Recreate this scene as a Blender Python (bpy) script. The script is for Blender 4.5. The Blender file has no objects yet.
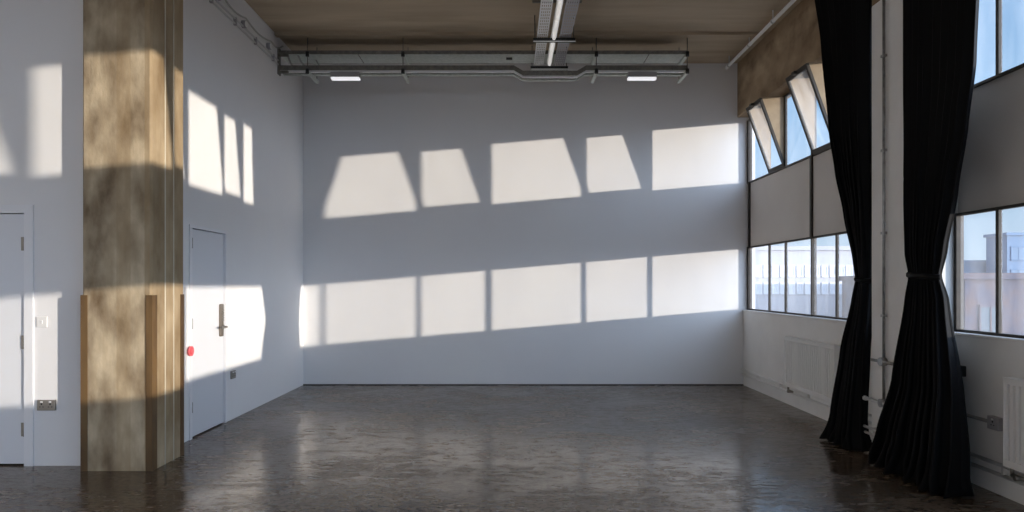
import bpy, bmesh, math, random
from mathutils import Vector, Matrix
random.seed(7)
S = bpy.context.scene
COL = S.collection
R = math.radians

# ---------------------------------------------------------------- camera
CAM_Z = 1.47
cd = bpy.data.cameras.new('camera'); cam = bpy.data.objects.new('camera', cd); COL.objects.link(cam)
cam.location = (0, 0, CAM_Z); cam.rotation_euler = (R(90), 0, 0)
cd.sensor_width = 36; cd.lens = 24.0; cd.shift_x = 2 / 1024; cd.shift_y = 29 / 1024
cd.clip_start = 0.05; cd.clip_end = 1000
S.camera = cam

# ---------------------------------------------------------------- view
S.view_settings.view_transform = 'Standard'; S.view_settings.look = 'None'
S.view_settings.exposure = 0.0; S.view_settings.gamma = 1.0
S.view_settings.use_curve_mapping = False

# ---------------------------------------------------------------- sun and sky
K_AZ, K_DROP = 1.785, 0.085          # rays travel (-K_AZ, +1, -K_DROP*K_AZ)
RAY = Vector((-K_AZ, 1.0, -K_DROP * K_AZ)).normalized()
sd = bpy.data.lights.new('sun', 'SUN'); sd.energy = 5.9; sd.angle = R(0.55); sd.color = (1.0, 0.87, 0.74)
sun = bpy.data.objects.new('sun', sd); COL.objects.link(sun)
sun.rotation_euler = RAY.to_track_quat('-Z', 'Y').to_euler(); sun.location = (30, -17, 6)

SKY_STRENGTH = 1.0
GLOW = 6.8
w = bpy.data.worlds.new('sky'); S.world = w; w.use_nodes = True
nt = w.node_tree; nt.nodes.clear()
def N(t, **k):
    n = nt.nodes.new(t)
    for a, b in k.items(): setattr(n, a, b)
    return n
out = N('ShaderNodeOutputWorld'); bg = N('ShaderNodeBackground'); tc = N('ShaderNodeTexCoord')
sep = N('ShaderNodeSeparateXYZ'); ramp = N('ShaderNodeValToRGB')
nt.links.new(tc.outputs['Generated'], sep.inputs[0]); nt.links.new(sep.outputs['Z'], ramp.inputs[0])
e = ramp.color_ramp.elements
e[0].position = 0.0; e[0].color = (0.58, 0.72, 0.86, 1)
e[1].position = 0.6; e[1].color = (0.14, 0.34, 0.72, 1)
m_ = ramp.color_ramp.elements.new(0.22); m_.color = (0.24, 0.50, 0.82, 1)
dot = N('ShaderNodeVectorMath', operation='DOT_PRODUCT'); dot.inputs[1].default_value = (-RAY.x, -RAY.y, -RAY.z)
nt.links.new(tc.outputs['Generated'], dot.inputs[0])
mx = N('ShaderNodeMath', operation='MAXIMUM'); mx.inputs[1].default_value = 0.0
pw = N('ShaderNodeMath', operation='POWER'); pw.inputs[1].default_value = 3.0
gl = N('ShaderNodeMath', operation='MULTIPLY'); gl.inputs[1].default_value = GLOW
nt.links.new(dot.outputs['Value'], mx.inputs[0]); nt.links.new(mx.outputs[0], pw.inputs[0]); nt.links.new(pw.outputs[0], gl.inputs[0])
vs = N('ShaderNodeVectorMath', operation='SCALE'); vs.inputs[0].default_value = (0.64, 0.77, 1.0)
nt.links.new(gl.outputs[0], vs.inputs['Scale'])
ad = N('ShaderNodeVectorMath', operation='ADD')
nt.links.new(ramp.outputs['Color'], ad.inputs[0]); nt.links.new(vs.outputs[0], ad.inputs[1])
nt.links.new(ad.outputs[0], bg.inputs['Color']); bg.inputs['Strength'].default_value = SKY_STRENGTH
nt.links.new(bg.outputs[0], out.inputs[0])

# ---------------------------------------------------------------- room numbers (metres)
XL, XR, XG = -3.04, 3.43, 3.505      # left wall, right wall below sill, window plane
YB, YF, YREAR = 10.04, 5.55, -11.0   # back wall, left-hand return wall, open rear of the room
XFAR = -6.6
H = 4.73
SILL, HEAD, SILL2, HEAD2 = 1.105, 2.03, 2.96, 3.885

# ---------------------------------------------------------------- materials
def mat(name, color, rough=0.6, metal=0.0, color2=None, scale=4.0, stretch=(1, 1, 1), lo=0.35, hi=0.65, bump=0.0,
        bscale=None, detail=6.0, rough2=None, emis=None, estr=0.0, spec=0.5):
    m = bpy.data.materials.new(name); m.use_nodes = True
    t = m.node_tree; b = t.nodes['Principled BSDF']
    b.inputs['Base Color'].default_value = (*color, 1); b.inputs['Roughness'].default_value = rough
    b.inputs['Metallic'].default_value = metal; b.inputs['Specular IOR Level'].default_value = spec
    c = t.nodes.new('ShaderNodeTexCoord'); mp = t.nodes.new('ShaderNodeMapping'); mp.inputs['Scale'].default_value = stretch
    t.links.new(c.outputs['Object'], mp.inputs[0])
    n = t.nodes.new('ShaderNodeTexNoise'); n.inputs['Scale'].default_value = scale; n.inputs['Detail'].default_value = detail
    t.links.new(mp.outputs[0], n.inputs['Vector'])
    if color2:
        r = t.nodes.new('ShaderNodeValToRGB'); r.color_ramp.elements[0].position = lo; r.color_ramp.elements[1].position = hi
        r.color_ramp.elements[0].color = (*color, 1); r.color_ramp.elements[1].color = (*color2, 1)
        t.links.new(n.outputs['Fac'], r.inputs[0]); t.links.new(r.outputs[0], b.inputs['Base Color'])
    if rough2 is not None:
        mr = t.nodes.new('ShaderNodeMapRange'); mr.inputs[1].default_value = lo; mr.inputs[2].default_value = hi
        mr.inputs[3].default_value = rough; mr.inputs[4].default_value = rough2
        t.links.new(n.outputs['Fac'], mr.inputs[0]); t.links.new(mr.outputs[0], b.inputs['Roughness'])
    if bump:
        n2 = t.nodes.new('ShaderNodeTexNoise'); n2.inputs['Scale'].default_value = bscale or scale * 3; n2.inputs['Detail'].default_value = 8
        t.links.new(mp.outputs[0], n2.inputs['Vector'])
        bp = t.nodes.new('ShaderNodeBump'); bp.inputs['Strength'].default_value = bump; bp.inputs['Distance'].default_value = 0.01
        t.links.new(n2.outputs['Fac'], bp.inputs['Height']); t.links.new(bp.outputs[0], b.inputs['Normal'])
    if emis:
        b.inputs['Emission Color'].default_value = (*emis, 1); b.inputs['Emission Strength'].default_value = estr
    return m

M = {}
M['wall'] = mat('white_plaster', (.82, .81, .805), .75, color2=(.79, .78, .785), scale=.8, bump=.03, bscale=40)
M['wallr'] = mat('painted_brick', (.88, .87, .85), .7, color2=(.82, .81, .79), scale=2.5, bump=.15, bscale=25)
M['panel'] = mat('offwhite_panel', (.70, .66, .62), .7, color2=(.64, .60, .57), scale=.9)
M['door'] = mat('white_door_paint', (.74, .75, .78), .45)
M['frame_white'] = mat('white_gloss_paint', (.80, .80, .82), .4)
M['gap'] = mat('dark_gap', (.02, .02, .02), .9)
M['mullion'] = mat('dark_bronze_metal', (.022, .019, .016), .6, .0, color2=(.045, .036, .028), scale=14)
M['cheek'] = mat('tan_cheek_panel', (.36, .27, .17), .75, color2=(.26, .19, .12), scale=6, bump=.1)
M['galv'] = mat('galvanised_steel', (.56, .60, .55), .45, .2, color2=(.68, .71, .67), scale=20)
M["galv_dark"] = mat("dull_galvanised_steel", (.16, .155, .14), .6, .3, color2=(.24, .23, .2), scale=20)
M['white_metal'] = mat('white_enamelled_metal', (.88, .88, .87), .4)
M['grey_metal'] = mat('grey_powder_metal', (.40, .39, .41), .5, .2)
M['black'] = mat('black_iron', (.015, .015, .015), .5)
M['steel'] = mat('satin_steel', (.30, .28, .25), .35, .8)
M['brass'] = mat('dull_brass', (.24, .20, .16), .4, .7)
M['red'] = mat('red_plastic', (.74, .12, .14), .4)
M['plastic'] = mat('white_plastic', (.80, .79, .78), .4)
M['rust'] = mat('ochre_steel_angle', (.07, .035, .012), .6, .0, color2=(.16, .09, .032), scale=6, stretch=(1, 1, .3))
M['radiator'] = mat('radiator_enamel', (.90, .89, .87), .45)
M['pipe'] = mat('painted_pipe', (.62, .62, .62), .5)
M['copper'] = mat('worn_grey_conduit', (.30, .30, .30), .4, .6, color2=(.45, .45, .45), scale=15)
M['seam'] = mat('pale_cement_seam', (.62, .56, .44), .8)
M['cable'] = mat('grey_cable', (.45, .45, .43), .6)
M['tube'] = mat('fluorescent_tube', (.9, .9, .88), .4, emis=(1, .97, .92), estr=.45)
M['diffuser'] = mat('lit_diffuser', (.9, .9, .9), .4, emis=(.95, .95, 1), estr=.75)
M['ground'] = mat('yard_ground', (.16, .12, .10), .9, color2=(.22, .18, .16), scale=.3)
M['bwhite'] = mat('white_render', (.50, .50, .55), .8)
M['bgrey'] = mat('pale_blue_cladding', (.12, .22, .36), .7, color2=(.17, .28, .42), scale=.4)
M['bblue'] = mat('blue_glass_cladding', (.05, .16, .32), .5)
M['bbrick'] = mat('hazed_brown_brick', (.15, .10, .10), .9, color2=(.09, .09, .14), scale=1.2)  # purple-blue distance haze is mixed into the brick colour
M['bpale'] = mat('pale_blue_pane', (.78, .80, .84), .3)
M['bwin'] = mat('dark_window_glass', (.10, .14, .18), .2)

def concrete_board(name, c1, c2, c3, axis, boards=6.0, scale=1.5, stretch=(1, 1, 1), bump=.35, streak=None):
    """board-marked concrete: stretched stains plus straight board joints along one axis"""
    m = mat(name, c1, .85, color2=c2, scale=scale, stretch=stretch, lo=.32, hi=.68, bump=bump, bscale=scale * 5, detail=10)
    t = m.node_tree; b = t.nodes['Principled BSDF']
    c = t.nodes.new('ShaderNodeTexCoord'); sp = t.nodes.new('ShaderNodeSeparateXYZ'); t.links.new(c.outputs['Object'], sp.inputs[0])
    mu = t.nodes.new('ShaderNodeMath'); mu.operation = 'MULTIPLY'; mu.inputs[1].default_value = boards; t.links.new(sp.outputs[axis], mu.inputs[0])
    fl = t.nodes.new('ShaderNodeMath'); fl.operation = 'FLOOR'; t.links.new(mu.outputs[0], fl.inputs[0])
    wn = t.nodes.new('ShaderNodeTexWhiteNoise'); wn.noise_dimensions = '1D'; t.links.new(fl.outputs[0], wn.inputs['W'])
    n3 = t.nodes.new('ShaderNodeTexNoise'); n3.inputs['Scale'].default_value = 9; n3.inputs['Detail'].default_value = 8
    mp = t.nodes.new('ShaderNodeMapping'); mp.inputs['Scale'].default_value = streak or stretch
    t.links.new(c.outputs['Object'], mp.inputs[0]); t.links.new(mp.outputs[0], n3.inputs['Vector'])
    su = t.nodes.new('ShaderNodeMath'); su.operation = 'ADD'; t.links.new(wn.outputs[0], su.inputs[0]); t.links.new(n3.outputs['Fac'], su.inputs[1])
    mr = t.nodes.new('ShaderNodeMapRange'); mr.inputs[1].default_value = .5; mr.inputs[2].default_value = 1.6; mr.inputs[3].default_value = 0; mr.inputs[4].default_value = .75
    t.links.new(su.outputs[0], mr.inputs[0])
    mix = t.nodes.new('ShaderNodeMix'); mix.data_type = 'RGBA'
    src = b.inputs['Base Color'].links[0].from_socket
    t.links.new(src, mix.inputs[6]); mix.inputs[7].default_value = (*c3, 1); t.links.new(mr.outputs[0], mix.inputs[0])
    t.links.new(mix.outputs[2], b.inputs['Base Color'])
    return m
M['ceiling'] = concrete_board('ceiling_concrete', (.38, .30, .205), (.54, .435, .31), (.46, .37, .265), 1, 4.0, 2.2, (.35, 2.2, 1))
M['column'] = concrete_board('column_concrete', (.12, .075, .038), (.66, .54, .37), (.33, .225, .115), 0, 9.0, 2.6, (1.7, 1.7, .85), .45, (2.6, 2.6, .22))
M['beam'] = concrete_board('beam_concrete', (.15, .095, .05), (.46, .345, .22), (.30, .21, .125), 2, 3.0, 3.5, (1, .8, 1.1), .4)

def floor_mat():
    m = bpy.data.materials.new('polished_concrete_floor'); m.use_nodes = True
    t = m.node_tree; b = t.nodes['Principled BSDF']; L = t.links.new
    c = t.nodes.new('ShaderNodeTexCoord')
    def noise(sc, det, st=(1, 1, 1), dist=0.0):
        mp = t.nodes.new('ShaderNodeMapping'); mp.inputs['Scale'].default_value = st; L(c.outputs['Object'], mp.inputs[0])
        n = t.nodes.new('ShaderNodeTexNoise'); n.inputs['Scale'].default_value = sc; n.inputs['Detail'].default_value = det
        n.inputs['Distortion'].default_value = dist; L(mp.outputs[0], n.inputs['Vector']); return n
    b.inputs['Specular Tint'].default_value = (1, .86, .73, 1)
    a = noise(.9, 8, (.8, 1.2, 1), .5); d = noise(11, 12, (.6, 1.3, 1), .3); g = noise(38, 10, (.7, 1.2, 1)); w = noise(1.6, 12, (.7, 1.1, 1), .6)
    r = t.nodes.new('ShaderNodeValToRGB'); e = r.color_ramp.elements
    e[0].position = .3; e[0].color = (.050, .034, .022, 1); e[1].position = .72; e[1].color = (.200, .150, .104, 1)
    mxx = t.nodes.new('ShaderNodeMath'); mxx.operation = 'MULTIPLY_ADD'; mxx.inputs[1].default_value = .55
    hh = t.nodes.new('ShaderNodeMath'); hh.operation = 'MULTIPLY'; hh.inputs[1].default_value = .45
    L(d.outputs['Fac'], hh.inputs[0]); L(a.outputs['Fac'], mxx.inputs[0]); L(hh.outputs[0], mxx.inputs[2]); L(mxx.outputs[0], r.inputs[0])
    r2 = t.nodes.new('ShaderNodeValToRGB'); e = r2.color_ramp.elements
    e[0].position = .38; e[0].color = (.2, .17, .15, 1); e[1].position = .48; e[1].color = (1, 1, 1, 1)
    L(g.outputs['Fac'], r2.inputs[0])
    mx = t.nodes.new('ShaderNodeMix'); mx.data_type = 'RGBA'; mx.blend_type = 'MULTIPLY'; mx.inputs[0].default_value = .8
    L(r.outputs[0], mx.inputs[6]); L(r2.outputs[0], mx.inputs[7]); L(mx.outputs[2], b.inputs['Base Color'])
    # polish wears off in patches and scuffs
    sm = t.nodes.new('ShaderNodeMath'); sm.operation = 'MULTIPLY_ADD'; sm.inputs[1].default_value = .5
    h2 = t.nodes.new('ShaderNodeMath'); h2.operation = 'MULTIPLY'; h2.inputs[1].default_value = .5
    L(d.outputs['Fac'], h2.inputs[0]); L(w.outputs['Fac'], sm.inputs[0]); L(h2.outputs[0], sm.inputs[2])
    mr = t.nodes.new('ShaderNodeMapRange'); mr.inputs[1].default_value = .40; mr.inputs[2].default_value = .60
    mr.inputs[3].default_value = .10; mr.inputs[4].default_value = .34
    L(sm.outputs[0], mr.inputs[0]); L(mr.outputs[0], b.inputs['Roughness'])
    m3 = t.nodes.new('ShaderNodeMapRange'); m3.inputs[1].default_value = .35; m3.inputs[2].default_value = .55
    m3.inputs[3].default_value = .15; m3.inputs[4].default_value = .55
    L(g.outputs['Fac'], m3.inputs[0]); L(m3.outputs[0], b.inputs['Specular IOR Level'])
    ad = t.nodes.new('ShaderNodeMath'); ad.operation = 'ADD'; L(d.outputs['Fac'], ad.inputs[0])
    ml = t.nodes.new('ShaderNodeMath'); ml.operation = 'MULTIPLY'; ml.inputs[1].default_value = .25; L(g.outputs['Fac'], ml.inputs[0]); L(ml.outputs[0], ad.inputs[1])
    bp = t.nodes.new('ShaderNodeBump'); bp.inputs['Strength'].default_value = .22; bp.inputs['Distance'].default_value = .006
    L(ad.outputs[0], bp.inputs['Height']); L(bp.outputs[0], b.inputs['Normal'])
    return m
M['floor'] = floor_mat()

def glass_mat(name, milk=.1):
    m = bpy.data.materials.new(name); m.use_nodes = True; t = m.node_tree; t.nodes.clear(); L = t.links.new
    o = t.nodes.new('ShaderNodeOutputMaterial'); tr = t.nodes.new('ShaderNodeBsdfTransparent'); tr.inputs[0].default_value = (.95, .97, .98, 1)
    tl = t.nodes.new('ShaderNodeBsdfTranslucent'); tl.inputs[0].default_value = (.9, .9, .9, 1)
    gs = t.nodes.new('ShaderNodeBsdfGlossy'); gs.inputs['Roughness'].default_value = .02
    c = t.nodes.new('ShaderNodeTexCoord'); n = t.nodes.new('ShaderNodeTexNoise'); n.inputs['Scale'].default_value = 3.0; n.inputs['Detail'].default_value = 6
    mp = t.nodes.new('ShaderNodeMapping'); mp.inputs['Scale'].default_value = (1, 2.5, .6); L(c.outputs['Object'], mp.inputs[0]); L(mp.outputs[0], n.inputs['Vector'])
    mr = t.nodes.new('ShaderNodeMapRange'); mr.inputs[1].default_value = .3; mr.inputs[2].default_value = .7
    mr.inputs[3].default_value = milk * .6; mr.inputs[4].default_value = milk * 1.5; L(n.outputs['Fac'], mr.inputs[0])
    m1 = t.nodes.new('ShaderNodeMixShader'); L(mr.outputs[0], m1.inputs[0]); L(tr.outputs[0], m1.inputs[1]); L(tl.outputs[0], m1.inputs[2])
    m2 = t.nodes.new('ShaderNodeMixShader'); m2.inputs[0].default_value = .06; L(m1.outputs[0], m2.inputs[1]); L(gs.outputs[0], m2.inputs[2])
    L(m2.outputs[0], o.inputs[0]); return m
M['glass'] = glass_mat('dusty_window_glass', .05)
M['glass_hazy'] = glass_mat('hazy_window_glass', .07)

def velvet():
    m = mat('black_drape_fabric', (.002, .002, .0026), .7, spec=.2)
    b = m.node_tree.nodes['Principled BSDF']
    b.inputs['Sheen Weight'].default_value = .015; b.inputs['Sheen Roughness'].default_value = .4; b.inputs['Sheen Tint'].default_value = (.5, .5, .65, 1)
    return m
M['drape'] = velvet()

# ---------------------------------------------------------------- mesh helpers (all coordinates in world metres)
class MB:
    def __init__(s): s.bm = bmesh.new()
    def box(s, x0, x1, y0, y1, z0, z1):
        v = [s.bm.verts.new(p) for p in ((x0,y0,z0),(x1,y0,z0),(x1,y1,z0),(x0,y1,z0),(x0,y0,z1),(x1,y0,z1),(x1,y1,z1),(x0,y1,z1))]
        for f in ((3,2,1,0),(4,5,6,7),(0,1,5,4),(1,2,6,5),(2,3,7,6),(3,0,4,7)): s.bm.faces.new([v[i] for i in f])
        return s
    def hexa(s, pts):
        v = [s.bm.verts.new(p) for p in pts]
        for f in ((3,2,1,0),(4,5,6,7),(0,1,5,4),(1,2,6,5),(2,3,7,6),(3,0,4,7)): s.bm.faces.new([v[i] for i in f])
        return s
    def prism(s, poly, vec):
        """closed polygon (3D points) extruded along vec"""
        a = [s.bm.verts.new(p) for p in poly]; b = [s.bm.verts.new(Vector(p) + Vector(vec)) for p in poly]
        n = len(a); s.bm.faces.new(a[::-1]); s.bm.faces.new(b)
        for i in range(n): s.bm.faces.new((a[i], a[(i+1) % n], b[(i+1) % n], b[i]))
        return s
    def tube(s, pts, r, seg=12, cap=True):
        pts = [Vector(p) for p in pts]; rings = []
        rr = r if isinstance(r, (list, tuple)) else [r] * len(pts)
        prev = None
        for i, p in enumerate(pts):
            if i == 0: d = (pts[1] - p)
            elif i == len(pts) - 1: d = (p - pts[i-1])
            else: d = (pts[i+1] - p).normalized() + (p - pts[i-1]).normalized()
            d.normalize()
            if prev is None:
                up = Vector((0, 0, 1)) if abs(d.z) < .9 else Vector((1, 0, 0))
                u = d.cross(up).normalized()
            else:
                u = (prev - d * prev.dot(d)).normalized()
            prev = u; v = d.cross(u)
            rings.append([s.bm.verts.new(p + (u * math.cos(2*math.pi*k/seg) + v * math.sin(2*math.pi*k/seg)) * rr[i]) for k in range(seg)])
        for a, b in zip(rings, rings[1:]):
            for k in range(seg):
                f = s.bm.faces.new((a[k], a[(k+1) % seg], b[(k+1) % seg], b[k])); f.smooth = True
        if cap: s.bm.faces.new(rings[0][::-1]); s.bm.faces.new(rings[-1])
        return s
    def sweep_rect(s, path, w, h):
        """path in XZ plane at given Y; rectangle w along Y, h along Z"""
        rings = []
        for (x, y, z) in path:
            rings.append([s.bm.verts.new(q) for q in ((x,y,z),(x,y+w,z),(x,y+w,z+h),(x,y,z+h))])
        for a, b in zip(rings, rings[1:]):
            for k in range(4): s.bm.faces.new((a[k], a[(k+1) % 4], b[(k+1) % 4], b[k]))
        s.bm.faces.new(rings[0][::-1]); s.bm.faces.new(rings[-1]); return s

def link(name, mb, m, parent=None, bevel=0, base=None):
    bm = mb.bm if isinstance(mb, MB) else mb
    bmesh.ops.recalc_face_normals(bm, faces=bm.faces[:])
    me = bpy.data.meshes.new(name)
    if parent is not None:
        P = Vector((0, 0, 0)); q = parent
        while q is not None: P += q.location; q = q.parent
        bmesh.ops.translate(bm, verts=bm.verts[:], vec=-P); loc = Vector((0, 0, 0))
    else:
        if base is None:
            xs = [v.co for v in bm.verts]
            mn = Vector([min(c[i] for c in xs) for i in range(3)]); mxx = Vector([max(c[i] for c in xs) for i in range(3)])
            loc = Vector(((mn.x + mxx.x) / 2, (mn.y + mxx.y) / 2, mn.z))
        else: loc = Vector(base)
        bmesh.ops.translate(bm, verts=bm.verts[:], vec=-loc)
    bm.to_mesh(me); bm.free(); me.materials.append(m)
    o = bpy.data.objects.new(name, me); COL.objects.link(o); o.location = loc
    if parent is not None: o.parent = parent
    if bevel:
        b = o.modifiers.new('bevel', 'BEVEL'); b.width = bevel; b.segments = 2; b.limit_method = 'ANGLE'; b.angle_limit = R(40)
    return o
def tag(o, label=None, cat=None, group=None, kind=None):
    if label: o['label'] = label
    if cat: o['category'] = cat
    if group: o['group'] = group
    if kind: o['kind'] = kind
    return o
def thing(name, loc, label, cat, group=None, kind=None):
    o = bpy.data.objects.new(name, None); COL.objects.link(o); o.location = loc; o.empty_display_size = .1
    return tag(o, label, cat, group, kind)
def copy_tree(o, parent=None):
    c = o.copy(); COL.objects.link(c); c.parent = parent
    for ch in list(o.children):
        copy_tree(ch, c)
    return c
def B(*a): return MB().box(*a)

# ---------------------------------------------------------------- the room shell
T = .2
tag(link('floor', B(XFAR, XG + .1, YREAR, YB + T, -.2, 0), M['floor'], base=(0, 0, 0)), 'worn polished dark brown concrete floor', 'floor', kind='structure')
tag(link('ceiling', B(XFAR, XG + .1, YREAR, YB + T, H, H + .25), M['ceiling'], base=(0, 0, 0)), 'brown board-marked concrete ceiling', 'ceiling', kind='structure')
tag(link('wall_back', B(XL - T, XG + .1, YB, YB + T, 0, H), M['wall'], base=(0, 0, 0)), 'large white end wall with slanting window light', 'wall', kind='structure')
# left wall with a door opening
DY0, DY1, DZ = 6.46, 7.29, 2.045
lw = MB(); lw.box(XL - T, XL, YF, DY0, 0, H); lw.box(XL - T, XL, DY1, YB, 0, H); lw.box(XL - T, XL, DY0, DY1, DZ, H)
tag(link('wall_left', lw, M['wall'], base=(0, 0, 0)), 'white left wall with a white door', 'wall', kind='structure')
# return wall facing the camera, left of the column
FX0, FX1, FZ = -4.86, -3.88, 2.075
fw = MB(); fw.box(XFAR, FX0, YF, YF + T, 0, H); fw.box(FX1, XL - T, YF, YF + T, 0, H); fw.box(FX0, FX1, YF, YF + T, FZ, H)
tag(link('wall_front', fw, M['wall'], base=(0, 0, 0)), 'white wall at the left edge, with a door', 'wall', kind='structure')
tag(link('wall_far_left', B(XFAR - T, XFAR, YREAR, YF, 0, H), M['wall'], base=(0, 0, 0)), 'white side wall beyond the left edge', 'wall', kind='structure')
# right wall: dado below the sills, panels between the window bands, concrete above
rw = MB(); rw.box(XR, XG + .09, YREAR, YB, 0, SILL - .02)
tag(link('wall_right', rw, M['wallr'], base=(0, 0, 0)), 'white painted right wall under the windows', 'wall', kind='structure')
tag(link('wall_right_pier', B(XG, XG + .03, 5.36, 5.97, SILL - .02, H), M['wallr'], base=(0, 0, 0)), 'white pier of the right wall between window bands', 'wall', kind='structure')
bays = [(10.04, 7.94), (7.94, 5.97), (5.43, 3.57), (3.57, 1.40), (1.40, -.60), (-.60, -2.7), (-2.7, YREAR)]
spn = MB(); spn.box(XG + .012, XG + .08, YREAR, YB, HEAD, SILL2)
tag(link('wall_right_panels', spn, M['panel'], base=(0, 0, 0)), 'off-white panels between the two window bands', 'wall', kind='structure')
up = MB(); up.box(XG + .02, XG + .1, YREAR, YB, HEAD2, H)
tag(link('wall_right_upper', up, M['beam'], base=(0, 0, 0)), 'brown concrete wall over the high windows', 'wall', kind='structure')
bb = MB(); bb.box(XL, XG, YB - .006, YB, 0, .012)
tag(link('baseboard_back', bb, M['gap'], base=(0, 0, 0)), 'dark joint at the foot of the end wall', 'baseboard', kind='structure')
n = 1
for y in (10.0, 7.94):
    tag(link('trim_%d' % n, B(XG - .012, XG + .02, y - .022, y + .022, HEAD, SILL2), M['mullion'], base=(0, 0, 0)),
        ['dark vertical strip where the panels meet the end wall', 'dark vertical joint strip between the off-white panels'][n - 1], 'trim', kind='structure'); n += 1
tag(link('trim_3', B(XR - .012, XG + .0, YREAR, 10.04, SILL - .02, SILL - .0), M['wallr'], base=(0, 0, 0), bevel=.004), 'white window ledge on the right wall', 'trim', kind='structure')
# groove stain in the ceiling
tag(link('trim_4', B(XL, 3.3, 8.80, 8.90, H - .035, H), M['ceiling'], base=(0, 0, 0)), 'shallow concrete rib across the ceiling near the end wall', 'trim', kind='structure')

bm_ = MB(); bm_.box(XR - .09, XG + .1, YREAR, YB, 3.93, H)
tag(link('concrete_beam', bm_, M['beam'], base=(XR, 2, 3.93), bevel=.012), 'stained brown concrete edge beam above the high windows', 'beam')

# ---------------------------------------------------------------- windows
def hopper(win, y0, y1, z0, z1, open_=True):
    """bottom-hung sash between y0 (near) and y1 (far); top leans into the room between two cheeks"""
    tx = .31 if open_ else .0
    f = .042
    def P(u, v, off=0.0):   # u along Y, v up the sash
        return (XG - tx * v + off, y0 + (y1 - y0) * u, z0 + (z1 - z0) * v * (1 if not open_ else .985))
    m = MB(); fu = f / (y1 - y0); fv = f / (z1 - z0)
    for (u0, u1, v0, v1) in ((0, fu, 0, 1), (1 - fu, 1, 0, 1), (fu, 1 - fu, 0, fv), (fu, 1 - fu, 1 - fv, 1)):
        m.hexa([P(u0,v0,-.015), P(u1,v0,-.015), P(u1,v0,.015), P(u0,v0,.015), P(u0,v1,-.015), P(u1,v1,-.015), P(u1,v1,.015), P(u0,v1,.015)])
    s = link('sash', m, M['mullion'], win)
    g = MB(); g.hexa([P(fu,fv,-.003), P(1-fu,fv,-.003), P(1-fu,fv,.003), P(fu,fv,.003), P(fu,1-fv,-.003), P(1-fu,1-fv,-.003), P(1-fu,1-fv,.003), P(fu,1-fv,.003)])
    link('pane', g, M['glass_hazy'], s)
    if open_:
        for yy in (y0 + .004, y1 - .012):
            c = MB(); c.prism([(XG + .01, yy, z0), (XG + .01, yy, z1), (XG - tx, yy, z1), ], (0, .008, 0))
            tag(link('cheek', c, M['cheek'], win), 'tan triangular side cheek')
        h = MB(); h.box(XG - tx - .045, XG - tx - .01, (y0+y1)/2 - .04, (y0+y1)/2 + .04, z1 - .05, z1 - .02)
        link('catch', h, M['black'], win)

def window(idx, label, a, b, z0, z1, mull, hop=(), milky=()):
    """frame from far edge a to near edge b, mullions at mull, hopper indices open"""
    m = MB(); f = .02; x0, x1 = XG - .012, XG + .035
    m.box(x0, x1, b, a, z0, z0 + f); m.box(x0, x1, b, a, z1 - f, z1)
    fa = .07 if a > 10 else (.035 if a == 5.36 else .014)
    m.box(x0 - .01, x1, a - fa, a, z0, z1); m.box(x0 - .01, x1, b, b + .014, z0, z1)
    for y in mull: m.box(x0 + .003, x1 - .018, y - .016, y + .016, z0 + f, z1 - f)
    o = tag(link('window_%d' % idx, m, M['mullion'], base=(XG, (a + b) / 2, z0)), label, 'window', kind='structure')
    ed = [a] + list(mull) + [b]
    for i in range(len(ed) - 1):
        y1, y0 = ed[i] - .02, ed[i+1] + .02
        if i in hop: hopper(o, ed[i+1] + .012, ed[i] - .008, z0 + f, z1 - f)
        else:
            link('pane', B(XG + .008, XG + .014, y0, y1, z0 + f, z1 - f), M['glass_hazy'] if i in milky else M['glass'], o)
    return o
ZL, ZU = (SILL, HEAD), (SILL2, HEAD2)
high = [
 (10.04, 7.895, (9.225, 8.68), (1,), 'nearest the end wall'), (7.895, 5.97, (7.32, 6.53), (0,), 'half hidden by the first black curtain'),
 (5.36, 3.57, (4.90, 4.10), (2,), 'at the right edge of the photo'), (3.57, 1.382, (2.77, 2.18), (1,), 'beside the camera'),
 (1.382, -.60, (.80, 0.0), (0,), 'beside the camera, out of view'), (-.60, -2.7, (-1.17, -2.0), (0,), 'behind the camera'), (-2.7, -6.5, (-3.5, -4.2, -5.6), (), 'farther behind the camera'), (-6.5, YREAR, (-7.3, -8.0, -9.5), (), 'at the rear of the room')]
low_w = [
 (10.04, 7.895, (9.225, 8.68), (0, 1, 2), 'nearest the end wall'), (7.895, 5.97, (7.32, 6.53), (), 'half hidden by the first black curtain'),
 (5.36, 2.70, (4.90,), (), 'at the right edge of the photo'), (2.70, .30, (), (), 'beside the camera'),
 (.30, -2.7, (-.8,), (), 'behind the camera'), (-2.7, -6.5, (-4.0,), (), 'farther behind the camera'), (-6.5, YREAR, (-8.5,), (), 'at the rear of the room')]
k = 1
for (a, b, mu, mk, nm) in low_w: window(k, 'low steel window band ' + nm, a, b, *ZL, mu, (), mk); k += 1
for (a, b, mu, hop, nm) in high: window(k, 'high steel window band ' + nm, a, b, *ZU, mu, hop); k += 1

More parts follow.
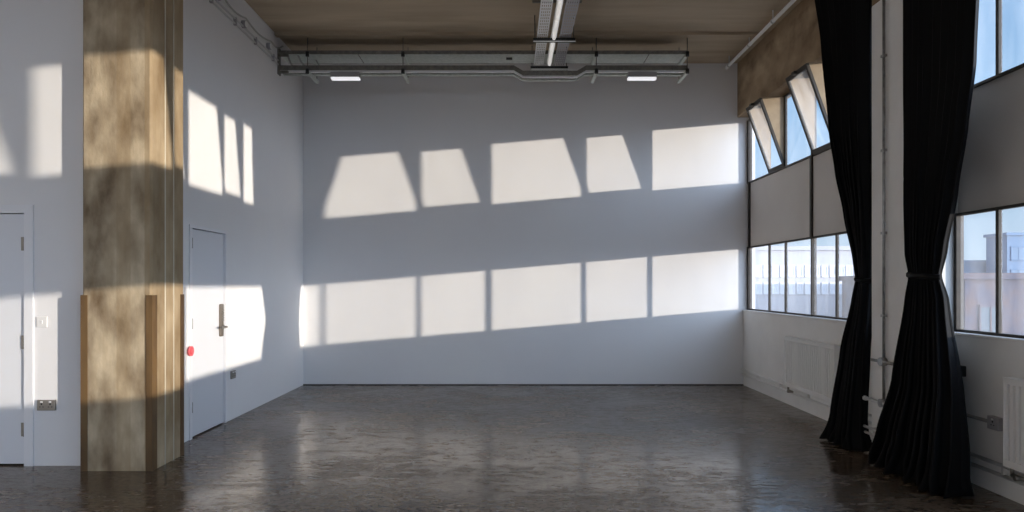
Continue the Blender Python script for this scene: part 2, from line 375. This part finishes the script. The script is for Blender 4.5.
# ---------------------------------------------------------------- doors
def door_left():
    fr = MB(); w = .05
    fr.box(XL - .10, XL + .012, DY0, DY0 + w, 0, DZ); fr.box(XL - .10, XL + .012, DY1 - .018, DY1, 0, DZ); fr.box(XL - .10, XL + .012, DY0 + w, DY1 - .018, DZ - .03, DZ)
    o = tag(link('door_1', fr, M['frame_white'], base=(XL, (DY0+DY1)/2, 0)), 'white door in the left wall with a tall lock plate', 'door', kind='structure')
    lf = link('leaf', B(XL - .06, XL - .008, DY0 + w + .006, DY1 - .026, .012, DZ - .038), M['door'], o, bevel=.003)
    link('gap_backing', B(XL - .12, XL - .10, DY0, DY1, 0, DZ), M['gap'], o)  # dark sheet added behind the leaf, colours the shade in the door gap
    hy = DY1 - .115; x = XL - .008
    pl = MB(); pl.box(x, x + .03, hy - .032, hy + .032, .93, 1.27)
    h = tag(link('handle', pl, M['brass'], lf, bevel=.01), 'dull metal lock plate with lever')
    lv = MB(); lv.tube([(x + .02, hy, 1.03), (x + .075, hy, 1.03), (x + .08, hy - .02, 1.03), (x + .08, hy - .12, 1.03)], .010)
    lv.tube([(x + .01, hy, 1.03), (x + .04, hy, 1.03)], .024, 16)
    link('lever', lv, M['steel'], h)
    for r_ in range(5):
        pass
    kp = MB()
    for i in range(5):
        for j in range(2): kp.tube([(x + .028, hy - .012 + j * .024, 1.10 + i * .026), (x + .036, hy - .012 + j * .024, 1.10 + i * .026)], .007, 8)
    link('lock_buttons', kp, M['steel'], h)
    for z in (.25, 1.05, 1.82):
        hg = MB(); hg.tube([(XL + .008, DY0 + w + .002, z), (XL + .008, DY0 + w + .002, z + .10)], .007, 8)
        link('hinge', hg, M['steel'], o)
door_left()
def door_front():
    fr = MB(); w = .062; y0, y1 = YF - .014, YF + .10
    fr.box(FX1 - w, FX1 + .01, y0, y1, 0, FZ + .045); fr.box(FX0 - .01, FX0 + w, y0, y1, 0, FZ + .045); fr.box(FX0 + w, FX1 - w, y0, y1, FZ - .02, FZ + .045)
    o = tag(link('door_2', fr, M['frame_white'], base=((FX0+FX1)/2, YF, 0)), 'white door with three hinges at the left edge of the photo', 'door', kind='structure')
    lf = link('leaf', B(FX0 + w + .006, FX1 - w - .007, YF + .008, YF + .05, .014, FZ - .028), M['door'], o, bevel=.003)
    link('gap_backing', B(FX0, FX1, YF + .10, YF + .12, 0, FZ), M['gap'], o)  # same dark sheet, stands in for shade round this leaf
    x = FX1 - w - .003
    for z in (.24, .95, 1.75):
        hg = MB(); hg.tube([(x, YF - .006, z), (x, YF - .006, z + .11)], .009, 8)
        hg.box(x - .03, x, YF - .001, YF + .012, z, z + .11)
        link('hinge', hg, M['steel'], o)
    hx = FX0 + w + .09
    h = MB(); h.tube([(hx, YF + .008, 1.02), (hx, YF - .05, 1.02), (hx + .02, YF - .055, 1.02), (hx + .12, YF - .055, 1.02)], .010)
    link('handle', h, M['steel'], lf)
door_front()

# ---------------------------------------------------------------- concrete column with corner guards
CX0, CX1, CY0, CY1 = -3.385, -2.83, 5.395, 5.91
col = thing('concrete_column', (-3.11, 5.66, 0), 'tall stained bare concrete column with steel corner guards', 'column')
cm = MB()
c = .018
poly = [(CX0, CY0 + c), (CX0 + c, CY0), (CX1 - c, CY0), (CX1, CY0 + c), (CX1, CY1), (XL + .001, CY1), (XL + .001, YF - .001), (CX0, YF - .001)]
cm.prism([(x, y, 0) for x, y in poly], (0, 0, H))
link('shaft', cm, M['column'], col)
def angle_guard(x, y, sx, sy, top, w1=.047, w2=.06, label=None):
    g = MB(); t = .006
    g.box(min(x, x - sx * w1), max(x, x - sx * w1), y - t if sy > 0 else y, y if sy > 0 else y + t, .0, top)
    g.box(x if sx > 0 else x - t, x + t if sx > 0 else x, min(y - t * sy, y + sy * w2), max(y - t * sy, y + sy * w2), .0, top)
    return tag(link('corner_guard', g, M['rust'], col), label or 'ochre-brown steel corner guard')
angle_guard(CX0, CY0, -1, 1, 1.39, w2=.12)
angle_guard(CX1, CY0, 1, 1, 1.39, w2=.07)
angle_guard(CX1, CY1, 1, -1, 1.39, w1=.05, w2=.05)
for y in (5.60, 5.74):
    t_ = MB(); t_.tube([(CX1 + .001, y, 0), (CX1 + .001, y, H)], .006, 8)
    tag(link('render_seam', t_, M['seam'], col), 'thin pale vertical joint line')

# ---------------------------------------------------------------- painted pillar between the windows
pil = thing('pillar', (3.35, 5.75, 0), 'white painted concrete pillar between the two black curtains', 'pillar')
link('shaft', B(3.19, XG - .001, 5.36, 6.03, 0, 3.93), M['wallr'], pil, bevel=.012)
tag(link('pillar_head', B(3.19, 3.339, 5.36, 6.03, 3.93, H), M['beam'], pil, bevel=.012), 'unpainted brown concrete head')

# ---------------------------------------------------------------- curtains
def lerp_tab(tab, z):
    tab = sorted(tab)
    if z <= tab[0][0]: return tab[0][1:]
    for p, q in zip(tab, tab[1:]):
        if z <= q[0]:
            t = (z - p[0]) / (q[0] - p[0]); t = t * t * (3 - 2 * t) * .4 + t * .6
            return tuple(a + (b - a) * t for a, b in zip(p[1:], q[1:]))
    return tab[-1][1:]
def curtain(name_label, tab, tie_z, tie_c, tie_r, seed, nf=8):
    """tab rows: z, near_y, far_y, centre_x, fold amplitude"""
    rnd = random.Random(seed)
    ph = [rnd.uniform(-.6, .6) for _ in range(nf * 2 + 3)]; am = [rnd.uniform(.65, 1.25) for _ in range(nf * 2 + 3)]
    base = (lerp_tab(tab, 0)[2], (lerp_tab(tab, 0)[0] + lerp_tab(tab, 0)[1]) / 2, 0)
    th = thing('curtain', base, name_label, 'curtain')
    NU, NZ = nf * 18, 110; bm = bmesh.new(); zs = sorted(tab)[-1][0]; rows = []
    for j in range(NZ + 1):
        z = .012 + (zs - .012) * j / NZ
        y0, y1, xc, A = lerp_tab(tab, z); row = []
        for i in range(NU + 1):
            u = i / NU; s = u * nf
            kf = int(s); a = am[kf] * (1 - (s - kf)) + am[kf + 1] * (s - kf)
            wob = .25 * math.sin(z * 1.3 + kf * 1.7 + seed)
            ang = 2 * math.pi * s + wob + .6 * math.sin(2 * math.pi * u * 1.7 + seed)
            x = xc + A * a * math.sin(ang)
            y = y0 + (y1 - y0) * u + .25 * A * math.sin(2 * ang) * .6
            if z < .12: x += (.12 - z) * .35 * math.sin(ang * .5)
            row.append(bm.verts.new((x, y, z + (.02 * math.sin(ang) if j == 0 else 0) * 0)))
        rows.append(row)
    for a, b in zip(rows, rows[1:]):
        for i in range(NU):
            f = bm.faces.new((a[i], a[i+1], b[i+1], b[i])); f.smooth = True
    cl = link('drape', bm, M['drape'], th)
    so = cl.modifiers.new('thickness', 'SOLIDIFY'); so.thickness = .006; so.offset = 0
    # gathered tie band
    tb = MB(); ring = []
    NS = 40
    for q in range(2):
        pass
    rings = []
    for i in range(NS):
        a = 2 * math.pi * i / NS
        cx, cy = tie_c; rx, ry = tie_r
        r1 = 1 + .06 * math.sin(7 * a)
        px, py = cx + rx * math.cos(a) * r1, cy + ry * math.sin(a) * r1
        ox, oy = math.cos(a) * .012, math.sin(a) * .012
        dz = .012 * math.sin(a)
        rings.append([tb.bm.verts.new(p) for p in ((px, py, tie_z - .022 + dz), (px + ox, py + oy, tie_z - .012 + dz), (px + ox, py + oy, tie_z + .012 + dz), (px, py, tie_z + .022 + dz))])
    for i in range(NS):
        a, b = rings[i], rings[(i + 1) % NS]
        for k2 in range(4):
            f = tb.bm.faces.new((a[k2], b[k2], b[(k2 + 1) % 4], a[(k2 + 1) % 4])); f.smooth = True
    tag(link('tieback', tb, M['drape'], th), 'black tie band round the waist')
    return th
curtain('black floor-length curtain tied back beside the low window band, behind the pillar',
        [(0, 5.96, 6.50, 3.06, .10), (.25, 6.06, 6.47, 3.10, .075), (.86, 6.10, 6.42, 3.16, .06), (1.35, 6.13, 6.33, 3.22, .055), (1.52, 6.14, 6.29, 3.235, .055), (1.7, 6.13, 6.33, 3.23, .055),
         (2.13, 6.08, 6.44, 3.20, .06), (2.57, 6.06, 6.58, 3.18, .06), (2.96, 6.05, 6.69, 3.17, .055), (3.87, 6.04, 6.86, 3.16, .05), (4.56, 6.04, 7.04, 3.15, .045)],
        1.52, (3.235, 6.215), (.075, .10), 3, 8)
curtain('nearest black curtain, tied at the waist in front of the white pillar',
        [(0, 4.68, 5.60, 3.05, .14), (.3, 4.70, 5.52, 3.08, .12), (.72, 4.78, 5.44, 3.12, .085), (1.36, 4.96, 5.395, 3.16, .045), (1.54, 5.04, 5.375, 3.165, .030), (1.72, 4.98, 5.395, 3.16, .045),
         (2.13, 4.84, 5.40, 3.15, .045), (2.57, 4.72, 5.41, 3.15, .038), (3.0, 4.63, 5.42, 3.15, .036), (3.6, 4.59, 5.42, 3.15, .036), (4.56, 4.57, 5.42, 3.15, .036)],
        1.54, (3.155, 5.205), (.06, .175), 5, 9)

rail = thing('curtain_rail', (3.12, 7, 4.6), 'white curtain rail pipe hung from the ceiling along the right side', 'curtain rail')
link('pipe', MB().tube([(3.12, 9.85, 4.60), (3.12, -5, 4.60)], .022, 14), M['white_metal'], rail)
for y in (9.72, 8.9, 8.1, 7.3, 6.5, 5.7, 4.9, 4.1):
    b_ = MB(); b_.tube([(3.12, y, 4.60), (3.12, y, H)], .008, 8); b_.tube([(3.12, y - .015, 4.60), (3.12, y + .015, 4.60)], .028, 12)
    link('bracket', b_, M['pipe'], rail)

# ---------------------------------------------------------------- radiators
def radiator(label, yfar, length):
    ynear = yfar - length; x0, x1, z0, z1 = 3.325, 3.385, .25, .85
    th = thing('radiator', ((x0 + x1) / 2, (yfar + ynear) / 2, z0), label, 'radiator', 'panel radiators under the windows')
    p = bmesh.new(); n = int(length / .05); prof = []
    st = length / n
    for i in range(n):
        a = ynear + i * st
        prof += [(a, -.022), (a + st * .26, -.022), (a + st * .36, .010), (a + st * .92, .010)]
    prof.append((ynear + length, 0))
    lo = [p.verts.new((x0 + .014 - d, y, z0 + .05)) for y, d in prof]; hi = [p.verts.new((x0 + .014 - d, y, z1 - .045)) for y, d in prof]
    lo2 = [p.verts.new((x0 + .040, y, z0 + .05)) for y, d in prof]; hi2 = [p.verts.new((x0 + .040, y, z1 - .045)) for y, d in prof]
    for i in range(len(prof) - 1):
        p.faces.new((lo[i], lo[i+1], hi[i+1], hi[i])); p.faces.new((lo2[i], hi2[i], hi2[i+1], lo2[i+1]))
        p.faces.new((hi[i], hi[i+1], hi2[i+1], hi2[i])); p.faces.new((lo[i], lo2[i], lo2[i+1], lo[i+1]))
    p.faces.new((lo[0], hi[0], hi2[0], lo2[0])); p.faces.new((lo[-1], lo2[-1], hi2[-1], hi[-1]))
    link('front_panel', p, M['radiator'], th)
    e = MB(); e.box(x0, x0 + .02, ynear, ynear + length, z0, z0 + .05); e.box(x0, x0 + .02, ynear, ynear + length, z1 - .045, z1 - .01)
    link('header', e, M['radiator'], th, bevel=.004)
    link('back_panel', B(x1 - .02, x1, ynear, ynear + length, z0, z1 - .02), M['radiator'], th, bevel=.004)
    for yy in (ynear - .004, ynear + length - .004): link('end_cover', B(x0 - .002, x1, yy, yy + .008, z0, z1), M['radiator'], th, bevel=.002)
    g = MB(); g.box(x0 - .004, x1, ynear - .004, ynear + length + .004, z1 - .012, z1 - .008)
    nn = int(length / .025)
    for i in range(nn): g.box(x0 + .006, x1 - .006, ynear + i * length / nn, ynear + i * length / nn + .012, z1 - .008, z1)
    g.box(x0 - .004, x0 + .006, ynear - .004, ynear + length + .004, z1 - .012, z1); g.box(x1 - .006, x1, ynear - .004, ynear + length + .004, z1 - .012, z1)
    link('top_grille', g, M['radiator'], th)
    v = MB(); yv = yfar + .0
    v.tube([(3.355, yv - .04, z0 + .01), (3.355, yv - .04, z0 - .05)], .012, 10); v.tube([(3.355, yv - .04, z0 - .05), (3.355, yv - .16, z0 - .05)], .014, 10)
    v.tube([(3.355, yv - .12, z0 - .05), (3.31, yv - .12, z0 - .05)], .017, 10)
    tag(link('valve', v, M['steel'], th), 'metal valve under the far bottom corner')
    for yy in (ynear + .2, yfar - .2): link('wall_bracket', B(x1, XR, yy, yy + .03, z0 + .1, z1 - .1), M['radiator'], th)
    return th
radiator('white panel radiator under the windows, beside the farther curtain', 8.27, 1.27)
radiator('white ribbed panel radiator cut off by the right edge of the photo', 4.60, 1.3)

# ---------------------------------------------------------------- heating pipes, conduits and sockets
hp = thing('heating_pipe', (3.41, 7.9, .2), 'pair of painted heating pipes along the right wall by the end wall', 'pipe')
for z in (.165, .235): link('pipe', MB().tube([(3.407, 10.02, z), (3.407, 6.02, z)], .014, 10), M['wallr'], hp)
for y in (9.4, 8.6, 7.8, 7.0): link('clip', B(3.395, XR, y, y + .02, .15, .25), M['wallr'], hp)
hp = thing('heating_pipe', (3.41, 5, .2), 'painted heating pipe along the right wall under the near radiator', 'pipe')
link('pipe', MB().tube([(3.407, 5.46, .22), (3.407, 3.0, .22)], .014, 10), M['pipe'], hp)
link('pipe', MB().tube([(3.407, 5.46, .15), (3.407, 3.0, .15)], .014, 10), M['pipe'], hp)
for y in (5.2, 4.7, 3.8): link('clip', B(3.395, XR, y, y + .02, .14, .235), M['pipe'], hp)

pc = thing('conduit', (3.165, 5.78, .45), 'thin grey vertical conduit running down the white pillar', 'conduit')
link('pipe', MB().tube([(3.165, 5.78, 3.93), (3.165, 5.78, .47)], .012, 10), M['copper'], pc)
for z in (3.4, 2.6, 1.9, 1.2): link('clip', B(3.15, 3.18, 5.755, 5.805, z, z + .02), M['copper'], pc)
link('junction_box', MB().tube([(3.18, 5.78, .82), (3.13, 5.78, .82)], .036, 16), M['copper'], pc)
link('junction_box', MB().tube([(3.18, 5.78, .47), (3.13, 5.78, .47)], .036, 16), M['copper'], pc)
tag(link('side_pipe', MB().tube([(3.15, 5.95, .82), (3.15, 5.60, .82)], .013, 10), M['copper'], pc), 'bright grey side pipe at waist height')
hq = thing('pipe_stub', (3.14, 5.8, .47), 'short grey pipe crossing the foot of the white pillar', 'pipe')
link('pipe', MB().tube([(3.145, 6.05, .47), (3.145, 5.72, .47)], .014, 10), M['pipe'], hq)
link('end_cap', MB().tube([(3.145, 6.055, .47), (3.145, 6.03, .47)], .021, 12), M['pipe'], hq)
link('wall_clip', B(3.145, 3.18, 5.98, 6.0, .46, .48), M['pipe'], hq)
hq = thing('pipe_stub', (3.14, 5.8, .2), 'pair of low pipes crossing the white pillar just above the floor', 'pipe')
for z in (.17, .22): link('pipe', MB().tube([(3.145, 6.06, z), (3.145, 5.74, z)], .012, 10), M['pipe'], hq)
link('wall_clip', B(3.145, 3.18, 5.9, 5.92, .155, .235), M['pipe'], hq)

def socket(name, label, loc, axis, wd, hg, m, gangs=2, depth=.02):
    th = thing(name, loc, label, 'socket' if 'socket' in name else 'switch')
    x, y, z = loc
    def bx(a, b, c_, d, e0, e1):   # a..b along the wall, c..d up, e depth out of the wall
        if axis == '-Y': return (x + a, x + b, y - e1, y - e0, z + c_, z + d)
        if axis == '+X': return (x + e0, x + e1, y + a, y + b, z + c_, z + d)
        return (x - e1, x - e0, y + a, y + b, z + c_, z + d)
    link('face_plate', B(*bx(-wd/2, wd/2, -hg/2, hg/2, 0, depth)), m, th, bevel=.003)
    for g in range(gangs):
        cx = (g - (gangs - 1) / 2) * wd / gangs * .95
        if name == 'power_socket':
            h = MB()
            h.box(*bx(cx - .006, cx + .006, .004, .018, depth, depth + .001)); h.box(*bx(cx - .018, cx - .008, -.016, -.010, depth, depth + .001)); h.box(*bx(cx + .008, cx + .018, -.016, -.010, depth, depth + .001))
            link('socket_holes', h, M['gap'], th)
        link('rocker', B(*bx(cx - .009, cx + .009, (.021 if name == 'power_socket' else -.012), (.034 if name == 'power_socket' else .012), depth, depth + .005)), M['plastic'], th, bevel=.001)
socket('power_socket', 'metal double socket low on the wall by the left-edge door', (-3.76, YF, .495), '-Y', .148, .086, M['steel'])
socket('light_switch', 'white light switch above the socket by the left-edge door', (-3.80, YF, 1.17), '-Y', .086, .086, M['plastic'], 1, .012)
socket('power_socket', 'metal socket low on the left wall beyond the white door', (XL, 7.47, .49), '+X', .11, .086, M['steel'])
socket('power_socket', 'grey double socket box beside the right-hand radiator', (XR, 4.79, .50), '-X', .11, .09, M['grey_metal'], 1, .045)

rb = thing('push_button', (XL, 6.47, .84), 'red round push button beside the white left door', 'button')
link('housing', MB().tube([(XL + .012, 6.455, .845), (XL + .032, 6.455, .845)], .047, 24), M['red'], rb)
link('button_face', MB().tube([(XL + .032, 6.455, .845), (XL + .042, 6.455, .845)], .026, 20), M['red'], rb)

cn = thing('conduit', (3.41, 5.0, .5), 'dark conduit run from the grey socket up behind the near curtain', 'conduit')
link('pipe', MB().tube([(3.405, 4.845, .50), (3.405, 5.16, .50), (3.405, 5.20, .53), (3.405, 5.20, .80)], .013, 10), M['copper'], cn)
link('outlet_box', B(3.37, XR, 5.13, 5.25, .78, .86), M['black'], cn, bevel=.004)
link('elbow', MB().tube([(3.405, 5.15, .50), (3.405, 5.20, .50), (3.405, 5.205, .55)], .018, 10), M['copper'], cn)

# ---------------------------------------------------------------- conduit run high on the left wall
lc = thing('conduit', (XL + .03, 7.5, 4.38), 'pair of thin white conduits clipped high along the left wall', 'conduit')
for z in (4.40, 4.345):
    link('pipe', MB().tube([(XL + .018, 8.9, z), (XL + .018, 5.95, z)], .010, 8), M['pipe'], lc)
for y in (6.3, 6.9, 7.5, 8.1, 8.7): link('clip', B(XL, XL + .03, y, y + .03, 4.33, 4.415), M['grey_metal'], lc)
for i, (y, z, lab) in enumerate([(7.05, 4.45, 'round grey junction box nearest the column, high on left wall'), (7.75, 4.43, 'small junction box midway along the high left conduits'), (8.55, 4.46, 'junction box at the cable tray end of the left wall')]):
    o = MB(); o.tube([(XL, y, z), (XL + .045, y, z)], .042, 16)
    jb = thing('junction_box', (XL, y, z), lab, 'junction box')
    link('body', o, M['grey_metal'], jb); link('lid', MB().tube([(XL + .045, y, z), (XL + .05, y, z)], .036, 16), M['white_metal'], jb)
def wire(label, pts, r=.008):
    out_ = []
    for p, q in zip(pts, pts[1:]):
        p, q = Vector(p), Vector(q)
        for s_ in range(8): t = s_ / 8; out_.append(p.lerp(q, t) + Vector((0, 0, -.05 * math.sin(math.pi * t))))
    out_.append(Vector(pts[-1]))
    return tag(link('cable', MB().tube(out_, r, 8), M['cable']), label, 'cable')
wire('loose grey cable drooping from the ceiling edge at top left', [(XL + .03, 6.75, 4.70), (XL + .04, 6.95, 4.52), (XL + .05, 7.05, 4.47)], .012)
wire('grey cable sagging along the upper left wall to the tray', [(XL + .05, 7.05, 4.49), (XL + .04, 7.75, 4.50), (XL + .05, 8.55, 4.52), (XL + .06, 8.95, 4.60)], .010)
wire('short cable loop dropping from upper to lower tray by the left wall', [(-2.93, 9.0, 4.50), (-2.84, 9.03, 4.36)], .012)
wire('second slanting cable between the trays near the left wall', [(-2.80, 9.0, 4.52), (-2.68, 9.05, 4.36)], .012)
wire('third slanting cable between the trays, beside the first hanger', [(-2.62, 9.2, 4.52), (-2.46, 9.1, 4.36)], .010)

# ---------------------------------------------------------------- cable trays over the end wall
TY0, TY1 = 8.95, 9.33
tr = thing('cable_tray', (-.35, 9.14, 4.5), 'upper galvanised cable tray spanning from the left wall', 'cable tray')
tb = MB(); tb.box(-3.03, 2.33, TY0 + .01, TY1, 4.500, 4.506)
link('tray_bed', tb, M['galv'], tr)
lp = MB(); lp.box(-3.03, 2.33, TY0, TY0 + .012, 4.500, 4.545); lp.box(-3.03, 2.33, TY1, TY1 + .012, 4.500, 4.545)
tag(link('side_rail', lp, M['galv_dark'], tr), 'dark slotted edge of the tray')
for x in (-2.0, 1.82): link('splice_plate', B(x, x + .010, TY0 + .01, TY1, 4.496, 4.50), M['galv_dark'], tr)
link('outlet_hole', B(-.05, .03, TY0 + .14, TY0 + .2, 4.485, 4.5), M['black'], tr)

low = thing('lighting_trunking', (-.35, 9.05, 4.28), 'lower galvanised trunking dipping under the central trays', 'trunking')
path = [(-3.03, 0), (.05, 0), (.17, -.07), (.88, -.07), (1.0, 0), (2.33, 0)]
def pw_(y, z): return [(x, y, z + dz) for x, dz in path]
tag(link('edge_rail', MB().sweep_rect(pw_(8.95, 4.29), .012, .06), M['galv_dark'], low), 'dark slotted front edge')
tag(link('bright_channel', MB().sweep_rect(pw_(8.985, 4.275), .05, .04), M['white_metal'], low), 'bright metal channel')
link('rear_channel', MB().sweep_rect(pw_(9.12, 4.275), .05, .03), M['galv'], low)
tag(link('rear_rail', MB().sweep_rect(pw_(9.06, 4.29), .04, .03), M['black'], low), 'black strip between the channels')

hang = None
for i, (x, lab) in enumerate([(-2.65, 'trapeze hanger nearest the left wall'), (-1.40, 'trapeze hanger left of the central trays'), (1.13, 'trapeze hanger just right of the central trays'), (2.32, 'trapeze hanger at the right end of the cable tray')]):
    if hang is None:
        hang = thing('trapeze_hanger', (0, 9.15, 4.27), '', 'hanger', 'threaded-rod hangers carrying the trays')
        for yy in (8.935, 9.37): link('rod', MB().tube([(0, yy, H), (0, yy, 4.25)], .006, 8), M['galv_dark'], hang)
        for z in (4.47, 4.245): link('channel', B(-.02, .02, 8.915, 9.40, z, z + .03), M['galv'], hang)
        for z in (4.46, 4.235):
            nb = MB(); nb.tube([(0, 8.925, z), (0, 8.925, z + .06)], .024, 8); link('nut', nb, M['black'], hang)
        o = hang
    else: o = copy_tree(hang)
    o.location.x = x; o['label'] = 'dark-bolted ' + lab
eb = thing('wall_bracket', (XL + .01, 9.1, 4.25), 'dark bracket holding both trays at the left wall', 'bracket')
link('plate', B(XL, XL + .012, 8.92, 9.02, 4.23, 4.58), M['galv_dark'], eb)
link('arm', B(XL + .012, XL + .14, 8.915, 8.945, 4.46, 4.495), M['galv_dark'], eb)
link('arm', B(XL + .012, XL + .14, 8.915, 8.945, 4.24, 4.272), M['galv_dark'], eb)

def perf_tray(label, x0, x1, m, z=4.455):
    th = thing('perforated_tray', ((x0 + x1) / 2, 3, z), label, 'cable tray', 'perforated trays running towards the end wall')
    b = MB(); y0, y1 = -5.0, 9.28; nl = 5; wd = (x1 - x0); sw = wd / (nl * 1.9)
    for i in range(nl + 1):
        xx = x0 + (wd - sw) * i / nl; b.box(xx, xx + sw, y0, y1, z, z + .002)
    n_ = int((y1 - y0) / .085)
    for i in range(n_):
        yy = y0 + i * .085
        b.box(x0, x1, yy, yy + .036, z + .0005, z + .0015)
    link('tray_bed', b, m, th)
    link('side_rail', B(x0 - .003, x0, y0, y1, z, z + .04), m, th); link('side_rail', B(x1, x1 + .003, y0, y1, z, z + .04), m, th)
perf_tray('bright perforated tray left of the ceiling strip light', .33, .45, M['white_metal'])
perf_tray('duller grey perforated tray right of the ceiling strip light', .60, .73, M['grey_metal'])
sl_ = thing('strip_light', (.53, 3, 4.5), 'long bright batten light between the two perforated trays', 'light')
link('body', B(.495, .565, -5, 9.26, 4.465, 4.495), M['white_metal'], sl_, bevel=.004)
for i in range(9):
    y0 = -4.9 + i * 1.575
    link('tube', MB().tube([(.53, y0, 4.443), (.53, y0 + 1.5, 4.443)], .021, 12), M['tube'], sl_)
ch0 = None
for y, lab in ((8.25, 'black cross channel under the central trays, nearer one'), (9.31, 'black cross channel where the central trays meet the upper tray'), (7.62, 'thin cross channel over the central trays at the top of the photo')):
    th = thing('cross_channel', (.53, y, 4.46), lab, 'bracket', 'cross channels along the central trays')
    if y > 8:
        link('channel', B(.28, .79, y - .02, y + .02, 4.405, 4.45), M['black'], th)
        link('lip', B(.28, .79, y - .03, y - .02, 4.400, 4.412), M['white_metal'], th)
    else: link('channel', B(.25, .80, y - .012, y + .012, 4.62, 4.645), M['galv_dark'], th)
    for xx in (.30, .77): link('rod', MB().tube([(xx, y, 4.41 if y > 8 else 4.62), (xx, y, H)], .006, 8), M['galv_dark'], th)

for xa, xb, lab in ((-2.36, -1.98, 'lit white emergency light under the lower trunking, towards the left wall'), (1.55, 1.93, 'lit white emergency light under the lower trunking, at its right end')):
    th = thing('emergency_light', ((xa + xb) / 2, 9.0, 4.17), lab, 'light', 'emergency lights under the trunking')
    link('body', B(xa, xb, 8.965, 9.06, 4.205, 4.27), M['grey_metal'], th, bevel=.004)
    link('diffuser', B(xa + .004, xb - .004, 8.968, 9.057, 4.180, 4.205), M['diffuser'], th, bevel=.004)

# ---------------------------------------------------------------- outside
tag(link('ground', B(-150, 320, -150, 330, -5.3, -5.0), M['ground'], base=(100, 60, -5)), 'brown yard far below the windows', 'ground', kind='structure')
def building(label, x0, x1, y0, y1, h, m, cols, rows, zt, fw, fh, wm=None, pitch_z=2.6, fm=None):
    th = thing('building', ((x0+x1)/2, (y0+y1)/2, -5), label, 'building')
    link('walls', B(x0, x1, y0, y1, -5, h), m, th)
    link('parapet', B(x0 - .15, x1 + .15, y0 - .15, y1 + .15, h, h + .25), m, th)
    st = (x1 - x0) / cols
    for r_ in range(rows):
        for c_ in range(cols):
            cx = x0 + (c_ + .5) * st; cz = zt - r_ * pitch_z
            f = MB(); a, b, d = cx - fw/2, cx + fw/2, y0
            f.box(a - .06, b + .06, d - .06, d, cz + fh, cz + fh + .08); f.box(a - .06, b + .06, d - .1, d, cz - .08, cz)
            f.box(a - .06, a, d - .05, d, cz, cz + fh); f.box(b, b + .06, d - .05, d, cz, cz + fh); f.box(cx - .03, cx + .03, d - .04, d, cz, cz + fh)
            w_ = link('window', f, fm or m, th)
            link('pane', B(a, b, d - .02, d - .005, cz, cz + fh), wm or M['bwin'], w_)
building('long white block outside, seen through the windows by the end wall', 9, 23.5, 40, 52, 3.5, M['bwhite'], 30, 2, 2.0, .26, .55, M['bpale'], 1.0, M['frame_white'])
building('pale blue low block on the skyline outside the near window', 38, 51, 60, 72, 3.4, M['bgrey'], 7, 2, .6, 1.0, 1.2)
building('taller blue block on the skyline outside, at the right edge', 41.5, 55, 57, 59.5, 5.6, M['bblue'], 7, 3, 3.6, 1.2, 1.0, M['bgrey'], 1.9)
building('brown brick terrace outside below the skyline, near window', 18, 34, 27, 37, 1.7, M['bbrick'], 8, 2, -.6, .8, 1.2)
